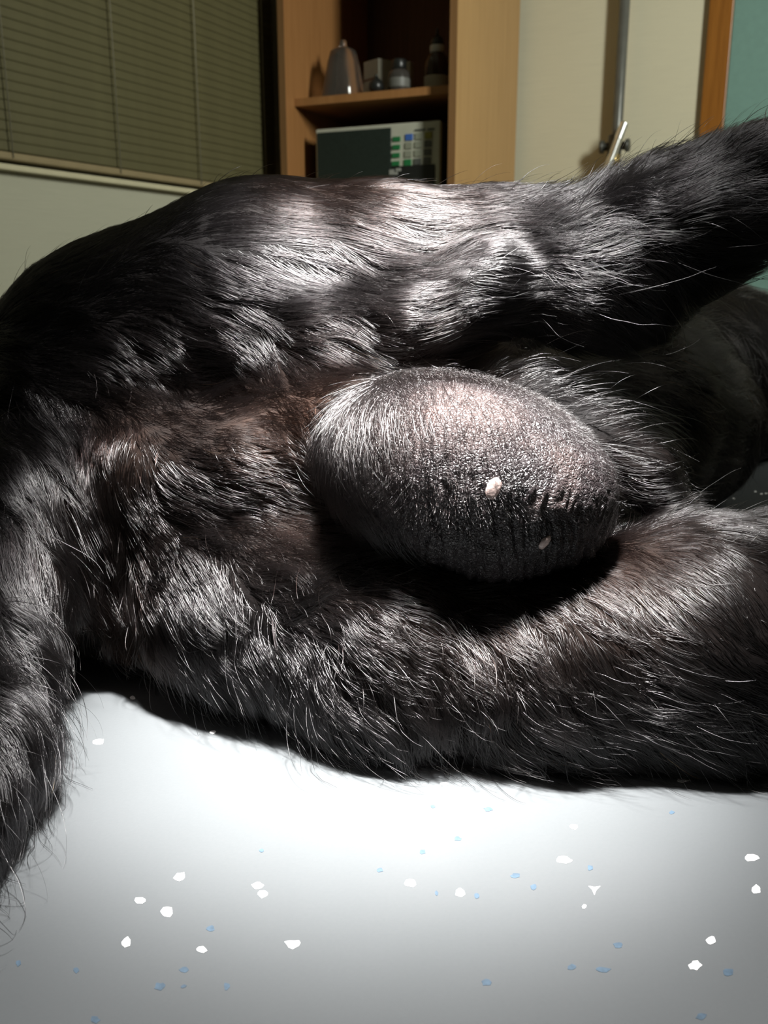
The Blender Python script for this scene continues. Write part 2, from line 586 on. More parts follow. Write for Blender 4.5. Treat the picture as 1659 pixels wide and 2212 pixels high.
p = shelf_pt(813, 0.085)
tp = tag(empty('rubber_bulb'), 'small black rubber bulb lying in front of the white carton', 'bulb')
lathe('bulb', [(0.004, 0.0), (0.016, 0.003), (0.023, 0.014), (0.022, 0.026), (0.015, 0.037), (0.007, 0.042), (0.006, 0.047)], M['black'], tp, tuple(p), 24)
lathe('nozzle', [(0.0045, 0.046), (0.0045, 0.052), (0.003, 0.053)], M['darkmetal'], tp, tuple(p), 12)

p = shelf_pt(943, 0.16)
db = tag(empty('dropper_bottle'), 'tall dark bottle with pale collar at the right end of the shelf', 'bottle')
lathe('bottle_glass', [(0.034, 0.0), (0.037, 0.005), (0.037, 0.080), (0.032, 0.098), (0.018, 0.112), (0.017, 0.125)], M['amber'], db, tuple(p), 32)
lathe('collar', [(0.020, 0.112), (0.021, 0.114), (0.021, 0.130), (0.019, 0.132)], M['white_plastic'], db, tuple(p), 28)
lathe('cap', [(0.020, 0.132), (0.021, 0.134), (0.016, 0.152), (0.006, 0.156), (0.0035, 0.175), (0.002, 0.178)], M['black'], db, tuple(p), 24)
lathe('bottle_label', [(0.0374, 0.010), (0.0376, 0.012), (0.0376, 0.044), (0.0374, 0.046)], M['paper'], db, tuple(p), 32)

# ------------------------------------------------------------------ stand pole with hose by the back wall
PO = 0.045
pole = tag(empty('wall_pipe'), 'grey vertical pipe with a cross valve standing against the cream wall', 'pipe')
pp = pw(1343, 120, PO)
zend = pw(1325, 318, PO)[2]
tube('pipe', [(pp[0], pp[1], 0.25), (pp[0], pp[1], 2.5)], 0.0165, M['steel'], pole, 20)
ax_ = WD
pc = np.array([pp[0], pp[1], zend]) + WN * 0.02
tube('valve_bar', [pc - WD * 0.046, pc - WD * 0.036, pc - WD * 0.0355, pc + WD * 0.0355, pc + WD * 0.036, pc + WD * 0.046],
     [0.020, 0.020, 0.013, 0.013, 0.020, 0.020], M['darkmetal'], pole, 16)
tube('valve_body', [pc + Z3 * 0.035, pc + Z3 * 0.03, pc - Z3 * 0.03, pc - Z3 * 0.035], [0.018, 0.022, 0.022, 0.018], M['darkmetal'], pole, 18)
pj = pc - Z3 * 0.045 + WN * 0.012 + WD * 0.004
tube('brass_joint', [pj + Z3 * 0.02, pj + Z3 * 0.018, pj - Z3 * 0.018, pj - Z3 * 0.02], [0.012, 0.017, 0.017, 0.012], M['brass'], pole, 16)
for z in (0.6, 2.3):
    q = np.array([pp[0], pp[1], z])
    tube('wall_clamp', [q, q - WN * (PO - 0.002)], 0.010, M['darkmetal'], pole, 10)

ha, hb = pw(1351, 262, PO + 0.06), pw(1296, 420, PO + 0.06)
dirh = (hb - ha)
ts = np.linspace(0, 1, 160)
pts, rad = [], []
for i, t in enumerate(ts):
    pts.append(ha + dirh * t + WN * 0.015 * math.sin(t * 2))
    r = 0.0125 + 0.0018 * math.sin(t * 2 * math.pi * 34)
    if t < 0.24:
        r = 0.0140
    if t < 0.03:
        r = 0.0140 * math.sqrt(max(0.05, 1 - (1 - t / 0.03) ** 2))
    rad.append(r)
# the hose goes on down to a hook near the floor
end = pts[-1]
for k in range(1, 30):
    t = k / 29
    pts.append(end + dirh / np.linalg.norm(dirh) * 0.08 * t * (1 - t) + np.array([0, 0, -(end[2] - 0.3) * t]))
    rad.append(0.0125)
hose = tag(empty('shower_hose'), 'bright ribbed chrome hose leaning in front of the cross valve', 'hose')
tube('hose', pts, rad, M['chrome'], hose, 18)
q = pts[-1]
tube('hose_bracket', [q + Z3 * 0.012, np.array(q) - WN * (PO + 0.055)], 0.009, M['darkmetal'], hose, 10)

# ------------------------------------------------------------------ examination table
M['table'], nt, b = new_mat('grey_speckled_laminate')
f = noise(nt, coords(nt), 9, 3)
f2 = noise(nt, coords(nt), 900, 2)
mx = nt.nodes.new('ShaderNodeMath'); mx.operation = 'MULTIPLY_ADD'
nt.links.new(f2, mx.inputs[0]); mx.inputs[1].default_value = 0.35
nt.links.new(f, mx.inputs[2])
nt.links.new(ramp(nt, mx.outputs[0], [(0.4, (0.080, 0.087, 0.0895)), (0.95, (0.092, 0.099, 0.102))]), b.inputs['Base Color'])
b.inputs['Roughness'].default_value = 0.38
bump(nt, b, f2, 0.08, 0.0003)
M['flake_w'] = mat_plain('white_flake', (0.93, 0.93, 0.92), 0.5, var=0.02, scale=500)
M['flake_b'] = mat_plain('blue_flake', (0.047, 0.078, 0.110), 0.5, var=0.25, scale=700)
TX0, TX1, TY0, TY1 = -0.62, 0.98, -0.02, 1.28
table = tag(empty('examination_table'), 'pale grey examination table with white and blue flecks under the dog', 'table')
top = box('table_top', M['table'], table, ((TX0 + TX1) / 2, (TY0 + TY1) / 2, T - 0.02), (TX1 - TX0, TY1 - TY0, 0.04), None, 0.004)
for x in (TX0 + 0.08, TX1 - 0.08):
    for y in (TY0 + 0.08, TY1 - 0.08):
        box('leg', M['steel'], table, (x, y, (T - 0.04) / 2), (0.05, 0.05, T - 0.04), None, 0.004)


def flake(name, u, v, w, h, mat, tri=False, zt=0.00012):
    c = on_table(u, v)
    ex = on_table(u + w / 2, v) - c
    ey = on_table(u, v - h / 2) - c
    n = 3 if tri else random.choice((8, 9, 10, 11))
    a0 = random.uniform(0, 6.28) if not tri else 0.52
    vs = []
    ring_ = []
    for i in range(n):
        t = a0 + 2 * math.pi * (i + random.uniform(-0.25, 0.25) * (not tri)) / n
        r = random.uniform(0.72, 1.15) if not tri else 1.15
        ring_.append((math.cos(t) * r, math.sin(t) * r))
        if tri:
            t2 = t + math.pi / 3
            ring_.append((math.cos(t2) * 0.38, math.sin(t2) * 0.38))
    for z_ in (0.00002, zt):
        for a, b_ in ring_:
            vs.append(c + ex * a + ey * b_ + Z3 * z_)
    m = len(ring_)
    fs = [tuple(range(m, 2 * m)), tuple(range(m))[::-1]]
    fs += [(i, (i + 1) % m, m + (i + 1) % m, m + i) for i in range(m)]
    return mesh_obj(name, vs, fs, mat, top)


for a in ((389, 1894, 28, 20), (303, 1946, 25, 17), (361, 1970, 30, 22), (556, 1913, 25, 15), (567, 1932, 27, 16), (886, 1908, 25, 19),
          (994, 1929, 20, 21), (273, 2036, 22, 24), (436, 2052, 23, 13), (632, 2040, 34, 20), (1240, 1787, 20, 14), (1218, 1858, 38, 15),
          (1262, 1959, 10, 9), (1622, 1853, 34, 16), (1634, 1921, 22, 19), (1536, 2033, 22, 18), (1502, 2086, 27, 20),
          (1476, 1686, 26, 9), (960, 1694, 19, 9), (850, 1749, 24, 11), (213, 1603, 26, 16), (286, 1507, 14, 9), (460, 1582, 14, 8),
          (1632, 1062, 7, 4), (1645, 1067, 7, 4), (1655, 1066, 7, 4), (1585, 1077, 7, 4), (1617, 1115, 8, 4)):
    flake('white_flake', *a, M['flake_w'])
flake('white_flake', 1284, 1921, 26, 22, M['flake_w'], True)
for a in ((455, 2006, 20, 15), (398, 2095, 22, 14), (345, 2131, 24, 17), (397, 2131, 14, 8), (490, 2131, 14, 18), (205, 2203, 22, 18), (40, 2081, 13, 15),
          (165, 2096, 12, 14), (1114, 1892, 22, 12), (1152, 1916, 14, 13), (988, 1812, 16, 10), (1055, 1748, 20, 10), (913, 1840, 14, 10),
          (820, 1880, 16, 10), (1275, 1875, 14, 12), (1335, 2042, 22, 12), (1235, 2090, 20, 14), (1302, 2095, 34, 12), (1573, 2100, 26, 18),
          (1050, 2123, 22, 16), (1515, 2196, 24, 18), (935, 1742, 11, 7), (565, 1838, 12, 8), (943, 1930, 9, 12), (1452, 1755, 14, 8), (1030, 1935, 12, 14)):
    flake('blue_flake', *a, M['flake_b'], zt=0.00008)

# ------------------------------------------------------------------ dog: body as one smooth implicit surface
def wp(x, y, z):
    return np.array([x, y, T + z])


def cone_sdf(p, a, b, ra, rb):
    """Rounded cone between a (radius ra) and b (radius rb)."""
    ba = b - a
    l2 = float(ba @ ba)
    t = np.clip(((p - a) @ ba) / l2, 0, 1)
    d = np.linalg.norm(p - a - t[:, None] * ba, axis=1)
    return d - (ra + (rb - ra) * t)


def ell_sdf(p, c, axes, r):
    q = (p - c) @ np.array(axes).T
    r = np.array(r)
    k0 = np.linalg.norm(q / r, axis=1)
    k1 = np.linalg.norm(q / (r * r), axis=1) + 1e-9
    return k0 * (k0 - 1.0) / k1


def smin(a, b, k):
    h = np.clip(0.5 + 0.5 * (b - a) / k, 0, 1)
    return b + (a - b) * h - k * h * (1 - h)


CHAINS = []          # (points, radii, blend k)


def chain(pts, k):
    CHAINS.append(([np.asarray(p[0], float) for p in pts], [p[1] for p in pts], k))


# trunk, going away from the camera to the right
chain([(wp(-.060, .480, .095), .086), (wp(.060, .620, .082), .078), (wp(.200, .760, .072), .076), (wp(.310, .860, .070), .084),
       (wp(.430, .960, .068), .066)], .03)
# upper thigh, knee and raised leg
chain([(P(310, 818, .425), .0665), (P(600, 702, .405), .061), (P(850, 624, .390), .0430), (P(1060, 556, .380), .0225)], .02)
chain([(P(1060, 556, .380), .0225), (P(1270, 573, .372), .0265), (P(1450, 497, .365), .0265), (P(1659, 405, .355), .0215), (P(1950, 300, .345), .0165),
       (P(2080, 300, .345), .0155), (P(2260, 330, .35), .020)], .022)
# hair bearing skin fold that hangs from the knee
chain([(P(1230, 600, .360), .017), (P(1350, 650, .356), .012), (P(1405, 695, .354), .006)], .016)
# rump and perineum
chain([(P(245, 965, .435), .0645), (P(290, 1150, .425), .058), (wp(-.092, .398, .058), .053)], .03)
chain([(P(420, 985, .425), .052), (P(640, 990, .400), .034), (P(900, 1000, .385), .034)], .025)
chain([(P(880, 970, .43), .028), (P(1150, 950, .45), .034), (P(1330, 900, .53), .052), (wp(.215, .66, .055), .062)], .018)
# lower thigh and the leg lying on the table
chain([(wp(-.092, .398, .058), .055), (wp(-.056, .350, .038), .043), (wp(.004, .312, .024), .036), (wp(.060, .306, .026), .038),
       (wp(.114, .310, .029), .046), (wp(.170, .325, .030), .045), (wp(.250, .370, .026), .030), (wp(.345, .430, .016), .019),
       (wp(.420, .420, .012), .016), (wp(.470, .40, .014), .019)], .018)
# rolls of the thigh's lower edge and inner thigh, overhanging the groin
chain([(P(690, 735, .352), .014), (P(880, 700, .350), .0135), (P(1060, 615, .352), .014)], .012)
chain([(P(420, 775, .380), .014), (P(600, 790, .368), .013), (P(740, 780, .364), .011)], .013)
# mound of the perineum
chain([(P(345, 1025, .356), .023), (P(520, 1010, .342), .018)], .02)
# skin behind and beside the scrotum
FRINGE = [(P(930, 890, .360), .014), (P(1150, 895, .358), .014), (P(1290, 965, .350), .013), (P(1390, 1025, .343), .013)]
chain(FRINGE, .012)
# hairy stalk of the scrotum
chain([(P(600, 965, .375), .027), (P(770, 945, .336), .020)], .02)
# swelling over the lower thigh muscle, left of the scrotum
chain([(P(480, 1190, .375), .016), (P(640, 1245, .352), .018), (P(860, 1320, .322), .019)], .018)
# perineal ridge (anus and raphe)
chain([(P(285, 905, .372), .007), (P(268, 1020, .366), .010), (P(255, 1130, .364), .009), (P(240, 1280, .366), .010), (P(280, 1400, .372), .008)], .010)
# tail
TAILC = [(wp(-.115, .430, .125), .040), (wp(-.135, .388, .103), .029), (wp(-.143, .350, .072), .024), (wp(-.141, .318, .046), .021), (wp(-.136, .282, .028), .019),
         (wp(-.123, .250, .019), .015), (wp(-.119, .225, .014), .011), (wp(-.115, .200, .009), .008), (wp(-.117, .175, .006), .005)]
chain(TAILC, .014)
# neck, head, ears, forelegs (outside the frame)
chain([(wp(.430, .960, .068), .060), (wp(.540, 1.03, .070), .050), (wp(.620, 1.04, .062), .050), (wp(.690, 1.00, .048), .030), (wp(.735, .970, .040), .024)], .03)
chain([(wp(.600, 1.075, .100), .016), (wp(.645, 1.105, .085), .012), (wp(.660, 1.100, .055), .010)], .012)
chain([(wp(.380, .890, .060), .045), (wp(.470, .800, .040), .030), (wp(.560, .770, .026), .021), (wp(.660, .700, .018), .016), (wp(.705, .680, .017), .018)], .025)
chain([(wp(.380, .900, .095), .040), (wp(.500, .840, .085), .028), (wp(.600, .830, .060), .020), (wp(.700, .770, .045), .016), (wp(.745, .755, .040), .018)], .025)

# scrotum frame
SC_C = P(1014, 1030, .316)
_ang = math.radians(17)
SA = RGT * math.cos(_ang) - UP * math.sin(_ang)              # long axis, right and a little down
SU = RGT * math.sin(_ang) + UP * math.cos(_ang)
SF = np.cross(SA, SU)
if SF @ FWD > 0:
    SF = -SF                                                  # towards the camera
SRAD = (.0528, .0342, .0345)


def body_sdf(p):
    d = None
    for pts, rr, k in CHAINS:
        dc = None
        for i in range(len(pts) - 1):
            e = cone_sdf(p, pts[i], pts[i + 1], rr[i], rr[i + 1])
            dc = e if dc is None else smin(dc, e, 0.024 if min(rr[i], rr[i + 1]) > 0.06 else 0.012)
        d = dc if d is None else smin(d, dc, k)
    # attachment of the scrotum
    e = ell_sdf(p, SC_C - SF * 0.012, (SA, SU, SF), (SRAD[0] * .86, SRAD[1] * .84, SRAD[2] * .9))
    d = smin(d, e, .010)
    # the anus
    e = np.linalg.norm(p - P(262, 1015, .357), axis=1) - .0045
    d = -smin(-d, e, .006)
    return np.maximum(d, T + 0.0004 - p[:, 2])


def sdf_chunk(p, n=400000):
    return np.concatenate([body_sdf(p[i:i + n]) for i in range(0, len(p), n)])


def grad(p, e=0.0012):
    g = np.empty_like(p)
    for k in range(3):
        dp = np.zeros(3); dp[k] = e
        g[:, k] = sdf_chunk(p + dp) - sdf_chunk(p - dp)
    return g / (np.linalg.norm(g, axis=1, keepdims=True) + 1e-12)


def surface_nets(Fv, org, h):
    nx, ny, nz = Fv.shape
    ins = Fv < 0
    c = np.zeros((nx - 1, ny - 1, nz - 1), np.int8)
    for i in (0, 1):
        for j in (0, 1):
            for k in (0, 1):
                c += ins[i:nx - 1 + i, j:ny - 1 + j, k:nz - 1 + k]
    act = (c > 0) & (c < 8)
    idx = -np.ones(act.shape, np.int64)
    cells = np.argwhere(act)
    idx[act] = np.arange(len(cells))
    acc = np.zeros((len(cells), 3)); cnt = np.zeros(len(cells))
    cor = [(i, j, k) for i in (0, 1) for j in (0, 1) for k in (0, 1)]
    for a in cor:
        for ax in range(3):
            if a[ax]:
                continue
            b = list(a); b[ax] = 1
            fa = Fv[cells[:, 0] + a[0], cells[:, 1] + a[1], cells[:, 2] + a[2]]
            fb = Fv[cells[:, 0] + b[0], cells[:, 1] + b[1], cells[:, 2] + b[2]]
            m = (fa < 0) != (fb < 0)
            t = np.where(m, fa / np.where(m, fa - fb, 1), 0)
            q = np.tile(np.array(a, float), (len(cells), 1)); q[:, ax] = t
            acc[m] += q[m]; cnt[m] += 1
    verts = org + (cells + acc / cnt[:, None]) * h
    faces = []
    for ax in range(3):
        a1, a2 = [(1, 2), (2, 0), (0, 1)][ax]
        sl0 = [slice(1, -1)] * 3; sl1 = [slice(1, -1)] * 3
        sl0[ax] = slice(0, -1); sl1[ax] = slice(1, None)
        A_, B_ = ins[tuple(sl0)], ins[tuple(sl1)]
        for flip, mk in ((0, A_ & ~B_), (1, ~A_ & B_)):
            e = np.argwhere(mk)
            off = np.ones(3, int); off[ax] = 0
            e = e + off
            d1 = np.zeros(3, int); d1[a1] = 1
            d2 = np.zeros(3, int); d2[a2] = 1
            q = [e - d1 - d2, e - d2, e, e - d1]
            f = np.stack([idx[v[:, 0], v[:, 1], v[:, 2]] for v in q], 1)
            if flip:
                f = f[:, ::-1]
            faces.append(f)
    return verts, np.concatenate(faces)


GH = 0.0045
lo3 = np.array([-0.235, 0.13, T - 0.012]); hi3 = np.array([0.80, 1.16, T + 0.315])
dims = np.ceil((hi3 - lo3) / GH).astype(int)
gx = [lo3[i] + GH * np.arange(dims[i]) for i in range(3)]
grid3 = np.stack(np.meshgrid(*gx, indexing='ij'), -1).reshape(-1, 3)
SDFG = sdf_chunk(grid3).reshape(dims).astype(np.float64)
del grid3
bv, bf = surface_nets(SDFG, lo3, GH)
for _ in range(2):
    bv = bv - grad(bv) * sdf_chunk(bv)[:, None] * 0.9
bv[:, 2] = np.maximum(bv[:, 2], T + 0.0003)

GRD = np.stack(np.gradient(SDFG, GH), -1)


def tri_lin(A_, p):
    q = (p - lo3) / GH
    q = np.clip(q, 0, np.array(dims) - 1.001)
    i = q.astype(int); f = q - i
    out = 0
    for a in (0, 1):
        for b in (0, 1):
            for c in (0, 1):
                w = (f[:, 0] if a else 1 - f[:, 0]) * (f[:, 1] if b else 1 - f[:, 1]) * (f[:, 2] if c else 1 - f[:, 2])
                val = A_[i[:, 0] + a, i[:, 1] + b, i[:, 2] + c]
                out = out + (val * w[:, None] if val.ndim == 2 else val * w)
    return out


def fgrad(p):
    g = tri_lin(GRD, p)
    return g / (np.linalg.norm(g, axis=1, keepdims=True) + 1e-9)


# ------------------------------------------------------------------ lattice noise for coat and skin
LAT = rng.random((48, 48, 48))


def vnoise(p, scale):
    q = p * scale + 100.0
    i = np.floor(q).astype(int); f = q - i
    f = f * f * (3 - 2 * f)
    out = 0
    for a in (0, 1):
        for b in (0, 1):
            for c in (0, 1):
                w = (f[:, 0] if a else 1 - f[:, 0]) * (f[:, 1] if b else 1 - f[:, 1]) * (f[:, 2] if c else 1 - f[:, 2])
                out = out + LAT[(i[:, 0] + a) % 48, (i[:, 1] + b) % 48, (i[:, 2] + c) % 48] * w
    return out


def vnoise3(p, scale):
    return np.stack([vnoise(p + o, scale) for o in (0.0, 3.17, 7.31)], 1) * 2 - 1


# ------------------------------------------------------------------ grooming guides: (u, v, du, dv, length mm, lift, curl, clump, brown)
GUIDES = [
    # upper thigh
    (60, 700, .9, -.1, 14, .10, .05, .3, 0), (150, 600, 1, -.35, 13, .10, .05, .3, 0), (250, 500, 1, -.30, 12, .10, .05, .3, 0),
    (250, 650, 1, -.05, 15, .10, .05, .3, 0), (400, 450, 1, .0, 13, .10, .05, .3, 0), (400, 560, 1, .12, 15, .10, .05, .35, 0),
    (400, 700, 1, .10, 18, .12, .08, .4, 0), (520, 490, 1, .25, 15, .10, .05, .35, 0), (560, 600, 1, .32, 16, .10, .05, .4, 0),
    (600, 680, 1, .40, 20, .14, .06, .5, 0), (650, 430, 1, .5, 13, .10, .06, .3, .3), (700, 540, 1, .50, 16, .10, .05, .4, 0),
    (740, 650, 1, .55, 20, .12, .08, .5, 0), (850, 450, 1, .6, 13, .12, .1, .3, .35), (850, 560, .9, .55, 17, .12, .08, .45, 0),
    (960, 455, 1, .55, 14, .12, .12, .35, .2), (930, 570, .95, .45, 17, .12, .1, .45, 0), (880, 690, 1, -.25, 22, .15, .12, .55, 0),
    (980, 650, 1, -.40, 24, .15, .12, .6, 0), (1050, 590, 1, -.45, 24, .15, .15, .6, 0), (1060, 470, 1, .3, 16, .15, .25, .35, 0),
    (1130, 540, 1, -.35, 20, .2, .4, .4, 0), (1180, 450, .9, -.45, 20, .25, .5, .3, 0), (780, 735, 1, .30, 22, .2, .2, .6, 0),
    # knee and raised leg
    (1260, 430, 1, -.30, 22, .28, .5, .35, 0), (1280, 530, 1, -.05, 20, .2, .35, .4, 0), (1260, 620, 1, .25, 32, .15, .10, .6, 0),
    (1330, 690, .7, .7, 34, .2, .08, .65, 0), (1400, 680, .5, .85, 30, .2, .08, .65, 0), (1340, 660, .9, .55, 38, .15, .10, .65, 0), (1390, 650, .8, .75, 40, .15, .08, .65, 0), (1400, 580, 1, .25, 38, .15, .10, .55, 0),
    (1420, 450, 1, -.10, 18, .2, .3, .4, 0), (1400, 370, 1, -.35, 18, .25, .35, .3, 0), (1550, 340, 1, -.40, 16, .22, .2, .3, 0),
    (1600, 480, 1, -.25, 18, .2, .2, .4, 0), (1480, 560, 1, .15, 34, .2, .1, .5, 0),
    # underside of the thigh, cavity above the scrotum
    (560, 760, .95, .5, 20, .25, .3, .5, 0), (700, 800, .9, .6, 18, .3, .4, .5, .2), (420, 790, .9, .35, 18, .2, .3, .5, .15),
    (1100, 720, .8, .4, 20, .4, .7, .4, 0), (1180, 760, 1, .05, 30, .4, .25, .4, 0), (1200, 840, 1, .06, 36, .45, .15, .45, 0), (1290, 910, 1, .15, 36, .45, .15, .45, 0), (1230, 850, 1, .12, 34, .35, .15, .45, 0),
    (1100, 790, .9, .0, 16, .3, .3, .3, .3), (880, 800, .6, .3, 10, .3, .4, .2, .7), (1350, 800, 1, .1, 20, .3, .3, .3, 0),
    # stalk of the scrotum
    (700, 920, .3, .9, 14, .25, .2, .3, .55), (760, 920, .8, .6, 12, .2, .15, .3, .7), (740, 980, .5, 1, 20, .2, .15, .4, .3), (720, 1010, .3, 1, 24, .2, .2, .4, .1),
    # perineum left of the scrotum
    (560, 870, 1, .15, 8, .18, .3, .2, .5), (680, 880, .9, .2, 9, .2, .4, .2, .65), (430, 920, 1, .05, 9, .16, .2, .3, .1),
    (400, 980, 1, .2, 8, .16, .12, .3, .05), (480, 1020, 1, .25, 8, .15, .10, .3, .05), (380, 1070, 1, .25, 8, .15, .10, .3, .0),
    (560, 980, 1, .25, 8, .15, .2, .3, .25), (640, 1040, .9, .2, 9, .2, .3, .2, .75), (600, 1130, .9, .4, 12, .2, .3, .3, .4),
    (650, 960, 1, .1, 9, .2, .3, .2, .7),
    (330, 840, .8, .5, 14, .15, .2, .4, .1), (230, 900, .2, .9, 12, .15, .2, .4, .25), (300, 1000, -.1, 1, 7, .15, .2, .2, .5),
    (230, 1020, -.2, 1, 9, .15, .2, .3, .45), (240, 1130, -.25, 1, 9, .15, .1, .3, .35), (215, 1230, .1, 1, 12, .18, .2, .4, .2), (245, 1350, .35, 1, 13, .2, .2, .4, .6),
    (180, 1330, .3, 1, 13, .2, .2, .4, .1),
    # rump and tail root
    (120, 820, .75, .6, 18, .2, .15, .5, 0), (60, 880, .85, .5, 24, .2, .15, .5, 0), (140, 930, .8, .65, 20, .2, .2, .5, 0),
    (40, 1000, .75, .7, 26, .2, .15, .5, 0), (110, 1060, .65, .8, 26, .2, .15, .55, 0), (60, 1150, .45, .95, 30, .2, .2, .55, 0),
    (30, 1300, .2, 1, 30, .22, .3, .5, 0), (100, 1250, .35, 1, 28, .2, .3, .5, 0), (50, 1450, .25, 1, 30, .22, .25, .5, 0),
    (100, 1560, .4, 1, 30, .22, .25, .5, 0), (40, 1620, .3, 1, 30, .2, .15, .5, 0), (20, 1750, .15, 1, 28, .15, .1, .5, 0), (0, 1880, .0, 1, 24, .15, .1, .5, 0),
    # lower thigh, long wavy feathering
    (340, 1170, .95, 0.22, 18, .2, 0.33, .5, .1), (450, 1150, 1, 0.22, 20, .2, 0.26, .55, .05), (570, 1220, .95, 0.40, 22, .22, 0.26, .6, 0),
    (680, 1220, .9, 0.32, 20, .25, 0.52, .5, .15), (400, 1260, .85, 0.40, 24, .25, 0.59, .55, 0), (520, 1310, .85, 0.47, 26, .25, 0.59, .55, 0),
    (380, 1400, .7, 0.54, 26, .25, 0.65, .5, 0), (480, 1430, .75, 0.50, 28, .25, 0.65, .55, 0), (620, 1410, .6, 0.61, 28, .25, 0.72, .55, 0),
    (600, 1520, .65, 0.58, 28, .25, 0.65, .5, 0), (740, 1500, .35, 0.72, 28, .25, 0.72, .55, 0), (700, 1360, .85, 0.36, 22, .25, 0.65, .5, 0),
    (800, 1300, 1, .10, 14, .2, .25, .4, .1), (900, 1330, 1, .05, 11, .2, .2, .3, .35), (820, 1580, .4, 0.72, 28, .25, 0.72, .5, 0),
    (900, 1500, .35, 0.72, 28, .28, 0.85, .6, 0), (1010, 1520, .3, 0.72, 28, .28, 0.98, .65, 0), (1080, 1580, .1, 0.72, 26, .28, 0.91, .6, 0),
    (1030, 1430, .5, 0.61, 18, .25, 0.52, .4, .1), (1180, 1580, .75, 0.54, 24, .22, 0.45, .5, 0), (950, 1400, .6, .6, 14, .2, .35, .4, .3),
    (1000, 1340, .8, .2, 9, .18, .3, .3, .6), (1150, 1350, .4, .9, 9, .18, .2, .3, .35), (1280, 1340, .3, .95, 10, .18, .15, .3, .3),
    (1250, 1440, .75, .6, 18, .2, .25, .5, .05), (1300, 1540, .95, .3, 22, .2, .2, .6, 0), (1420, 1500, 1, .1, 22, .18, .12, .55, 0),
    (1430, 1600, .9, .5, 22, .2, .2, .55, 0), (1560, 1560, .8, .6, 22, .2, .2, .55, 0), (1620, 1640, .7, .7, 22, .2, .2, .5, 0), (1600, 1480, .95, .35, 18, .15, .12, .5, 0),
    (1540, 1380, .8, .5, 10, .12, .08, .3, 0), (1620, 1340, .8, .55, 9, .1, .06, .3, 0), (1560, 1270, .75, .6, 9, .1, .08, .3, .05), (1620, 1230, .75, .6, 9, .1, .08, .3, .1),
    (1440, 1280, .4, .9, 9, .14, .15, .25, .6), (1440, 1180, .5, .85, 9, .15, .15, .25, .4), (1520, 1130, 1, .45, 11, .15, .1, .3, .1), (1400, 1060, 1, .3, 14, .2, .1, .4, 0),
    (1620, 1170, 1, .5, 10, .15, .1, .3, 0), (1380, 980, 1, .1, 32, .4, .4, .45, .2), (1440, 1030, 1, .05, 20, .3, .4, .4, 0),
]
gp, gd, ga = [], [], []
for g in GUIDES:
    d = ray(g[0], g[1]); d = d / np.linalg.norm(d)
    t = 0.15
    hit = False
    for _ in range(90):
        q = CAM + d * t
        s = body_sdf(q[None])[0]
        if s < 0.0004:
            hit = True
            break
        t += max(s * 0.8, 0.0004)
        if t > 1.6:
            break
    if not hit:
        continue
    n = grad(q[None])[0]
    v = RGT * g[2] - UP * g[3]
    v = v - n * (v @ n)
    # keep the direction as it looks in the picture even on slanting surfaces
    gp.append(q); gd.append(v / (np.linalg.norm(v) + 1e-9)); ga.append(g[4:])
gp, gd, ga = np.array(gp), np.array(gd), np.array(ga, float)
# a few guides that carry the coat over the hidden far side
far = [(wp(.06, .62, .16), (.6, .8, 0)), (wp(.2, .76, .148), (.6, .75, -.2)), (wp(.31, .78, .10), (.3, -.2, -.9)), (wp(.36, .83, .1), (.4, -.1, -.9)), (wp(.31, .86, .15), (.7, .4, -.4)),
       (wp(.2, .69, .08), (.5, .1, -.8)), (wp(-.12, .5, .1), (.4, -.6, -.3)), (wp(.0, .52, .17), (.3, -.7, 0)), (wp(.62, 1.0, .09), (-.6, .3, .2)), (wp(.5, .8, .06), (.7, -.5, -.2)),
       (wp(.25, .36, .05), (.8, .5, -.2)), (wp(.4, .42, .03), (1, 0, -.2)), (P(1950, 280, .33), (1, 0, .2))]
gp = np.vstack([gp, [f[0] for f in far]]); gd = np.vstack([gd, [np.array(f[1]) / np.linalg.norm(f[1]) for f in far]])
ga = np.vstack([ga, [(15, .2, .2, .4, .1)] * len(far)])


def guide_field(p, sig=0.016):
    """Direction and coat attributes at p, blended from the nearest grooming guides."""
    D, Aq = np.empty((len(p), 3)), np.empty((len(p), ga.shape[1]))
    for i in range(0, len(p), 60000):
        q = p[i:i + 60000]
        d2 = (q ** 2).sum(1)[:, None] + (gp ** 2).sum(1)[None] - 2 * q @ gp.T
        d2 -= d2.min(1, keepdims=True)
        w = np.exp(-d2 / (2 * sig * sig))
        w /= w.sum(1, keepdims=True)
        D[i:i + 60000] = w @ gd
        Aq[i:i + 60000] = w @ ga
    return D, Aq


# ------------------------------------------------------------------ dog materials
def mat_hide():
    m, nt, b = new_mat('dark_hide')
    at = nt.nodes.new('ShaderNodeAttribute'); at.attribute_name = 'brown'
    f = noise(nt, coords(nt), 220, 3)
    mul = nt.nodes.new('ShaderNodeMath'); mul.operation = 'MULTIPLY'
    nt.links.new(at.outputs['Fac'], mul.inputs[0]); nt.links.new(f, mul.inputs[1])
    nt.links.new(ramp(nt, mul.outputs[0], [(0.0, (0.004, 0.0036, 0.0036)), (0.45, (0.026, 0.0145, 0.010))]), b.inputs['Base Color'])
    b.inputs['Roughness'].default_value = 0.6
    b.inputs['Specular IOR Level'].default_value = 0.05
    bump(nt, b, f, 0.5, 0.001)
    return m


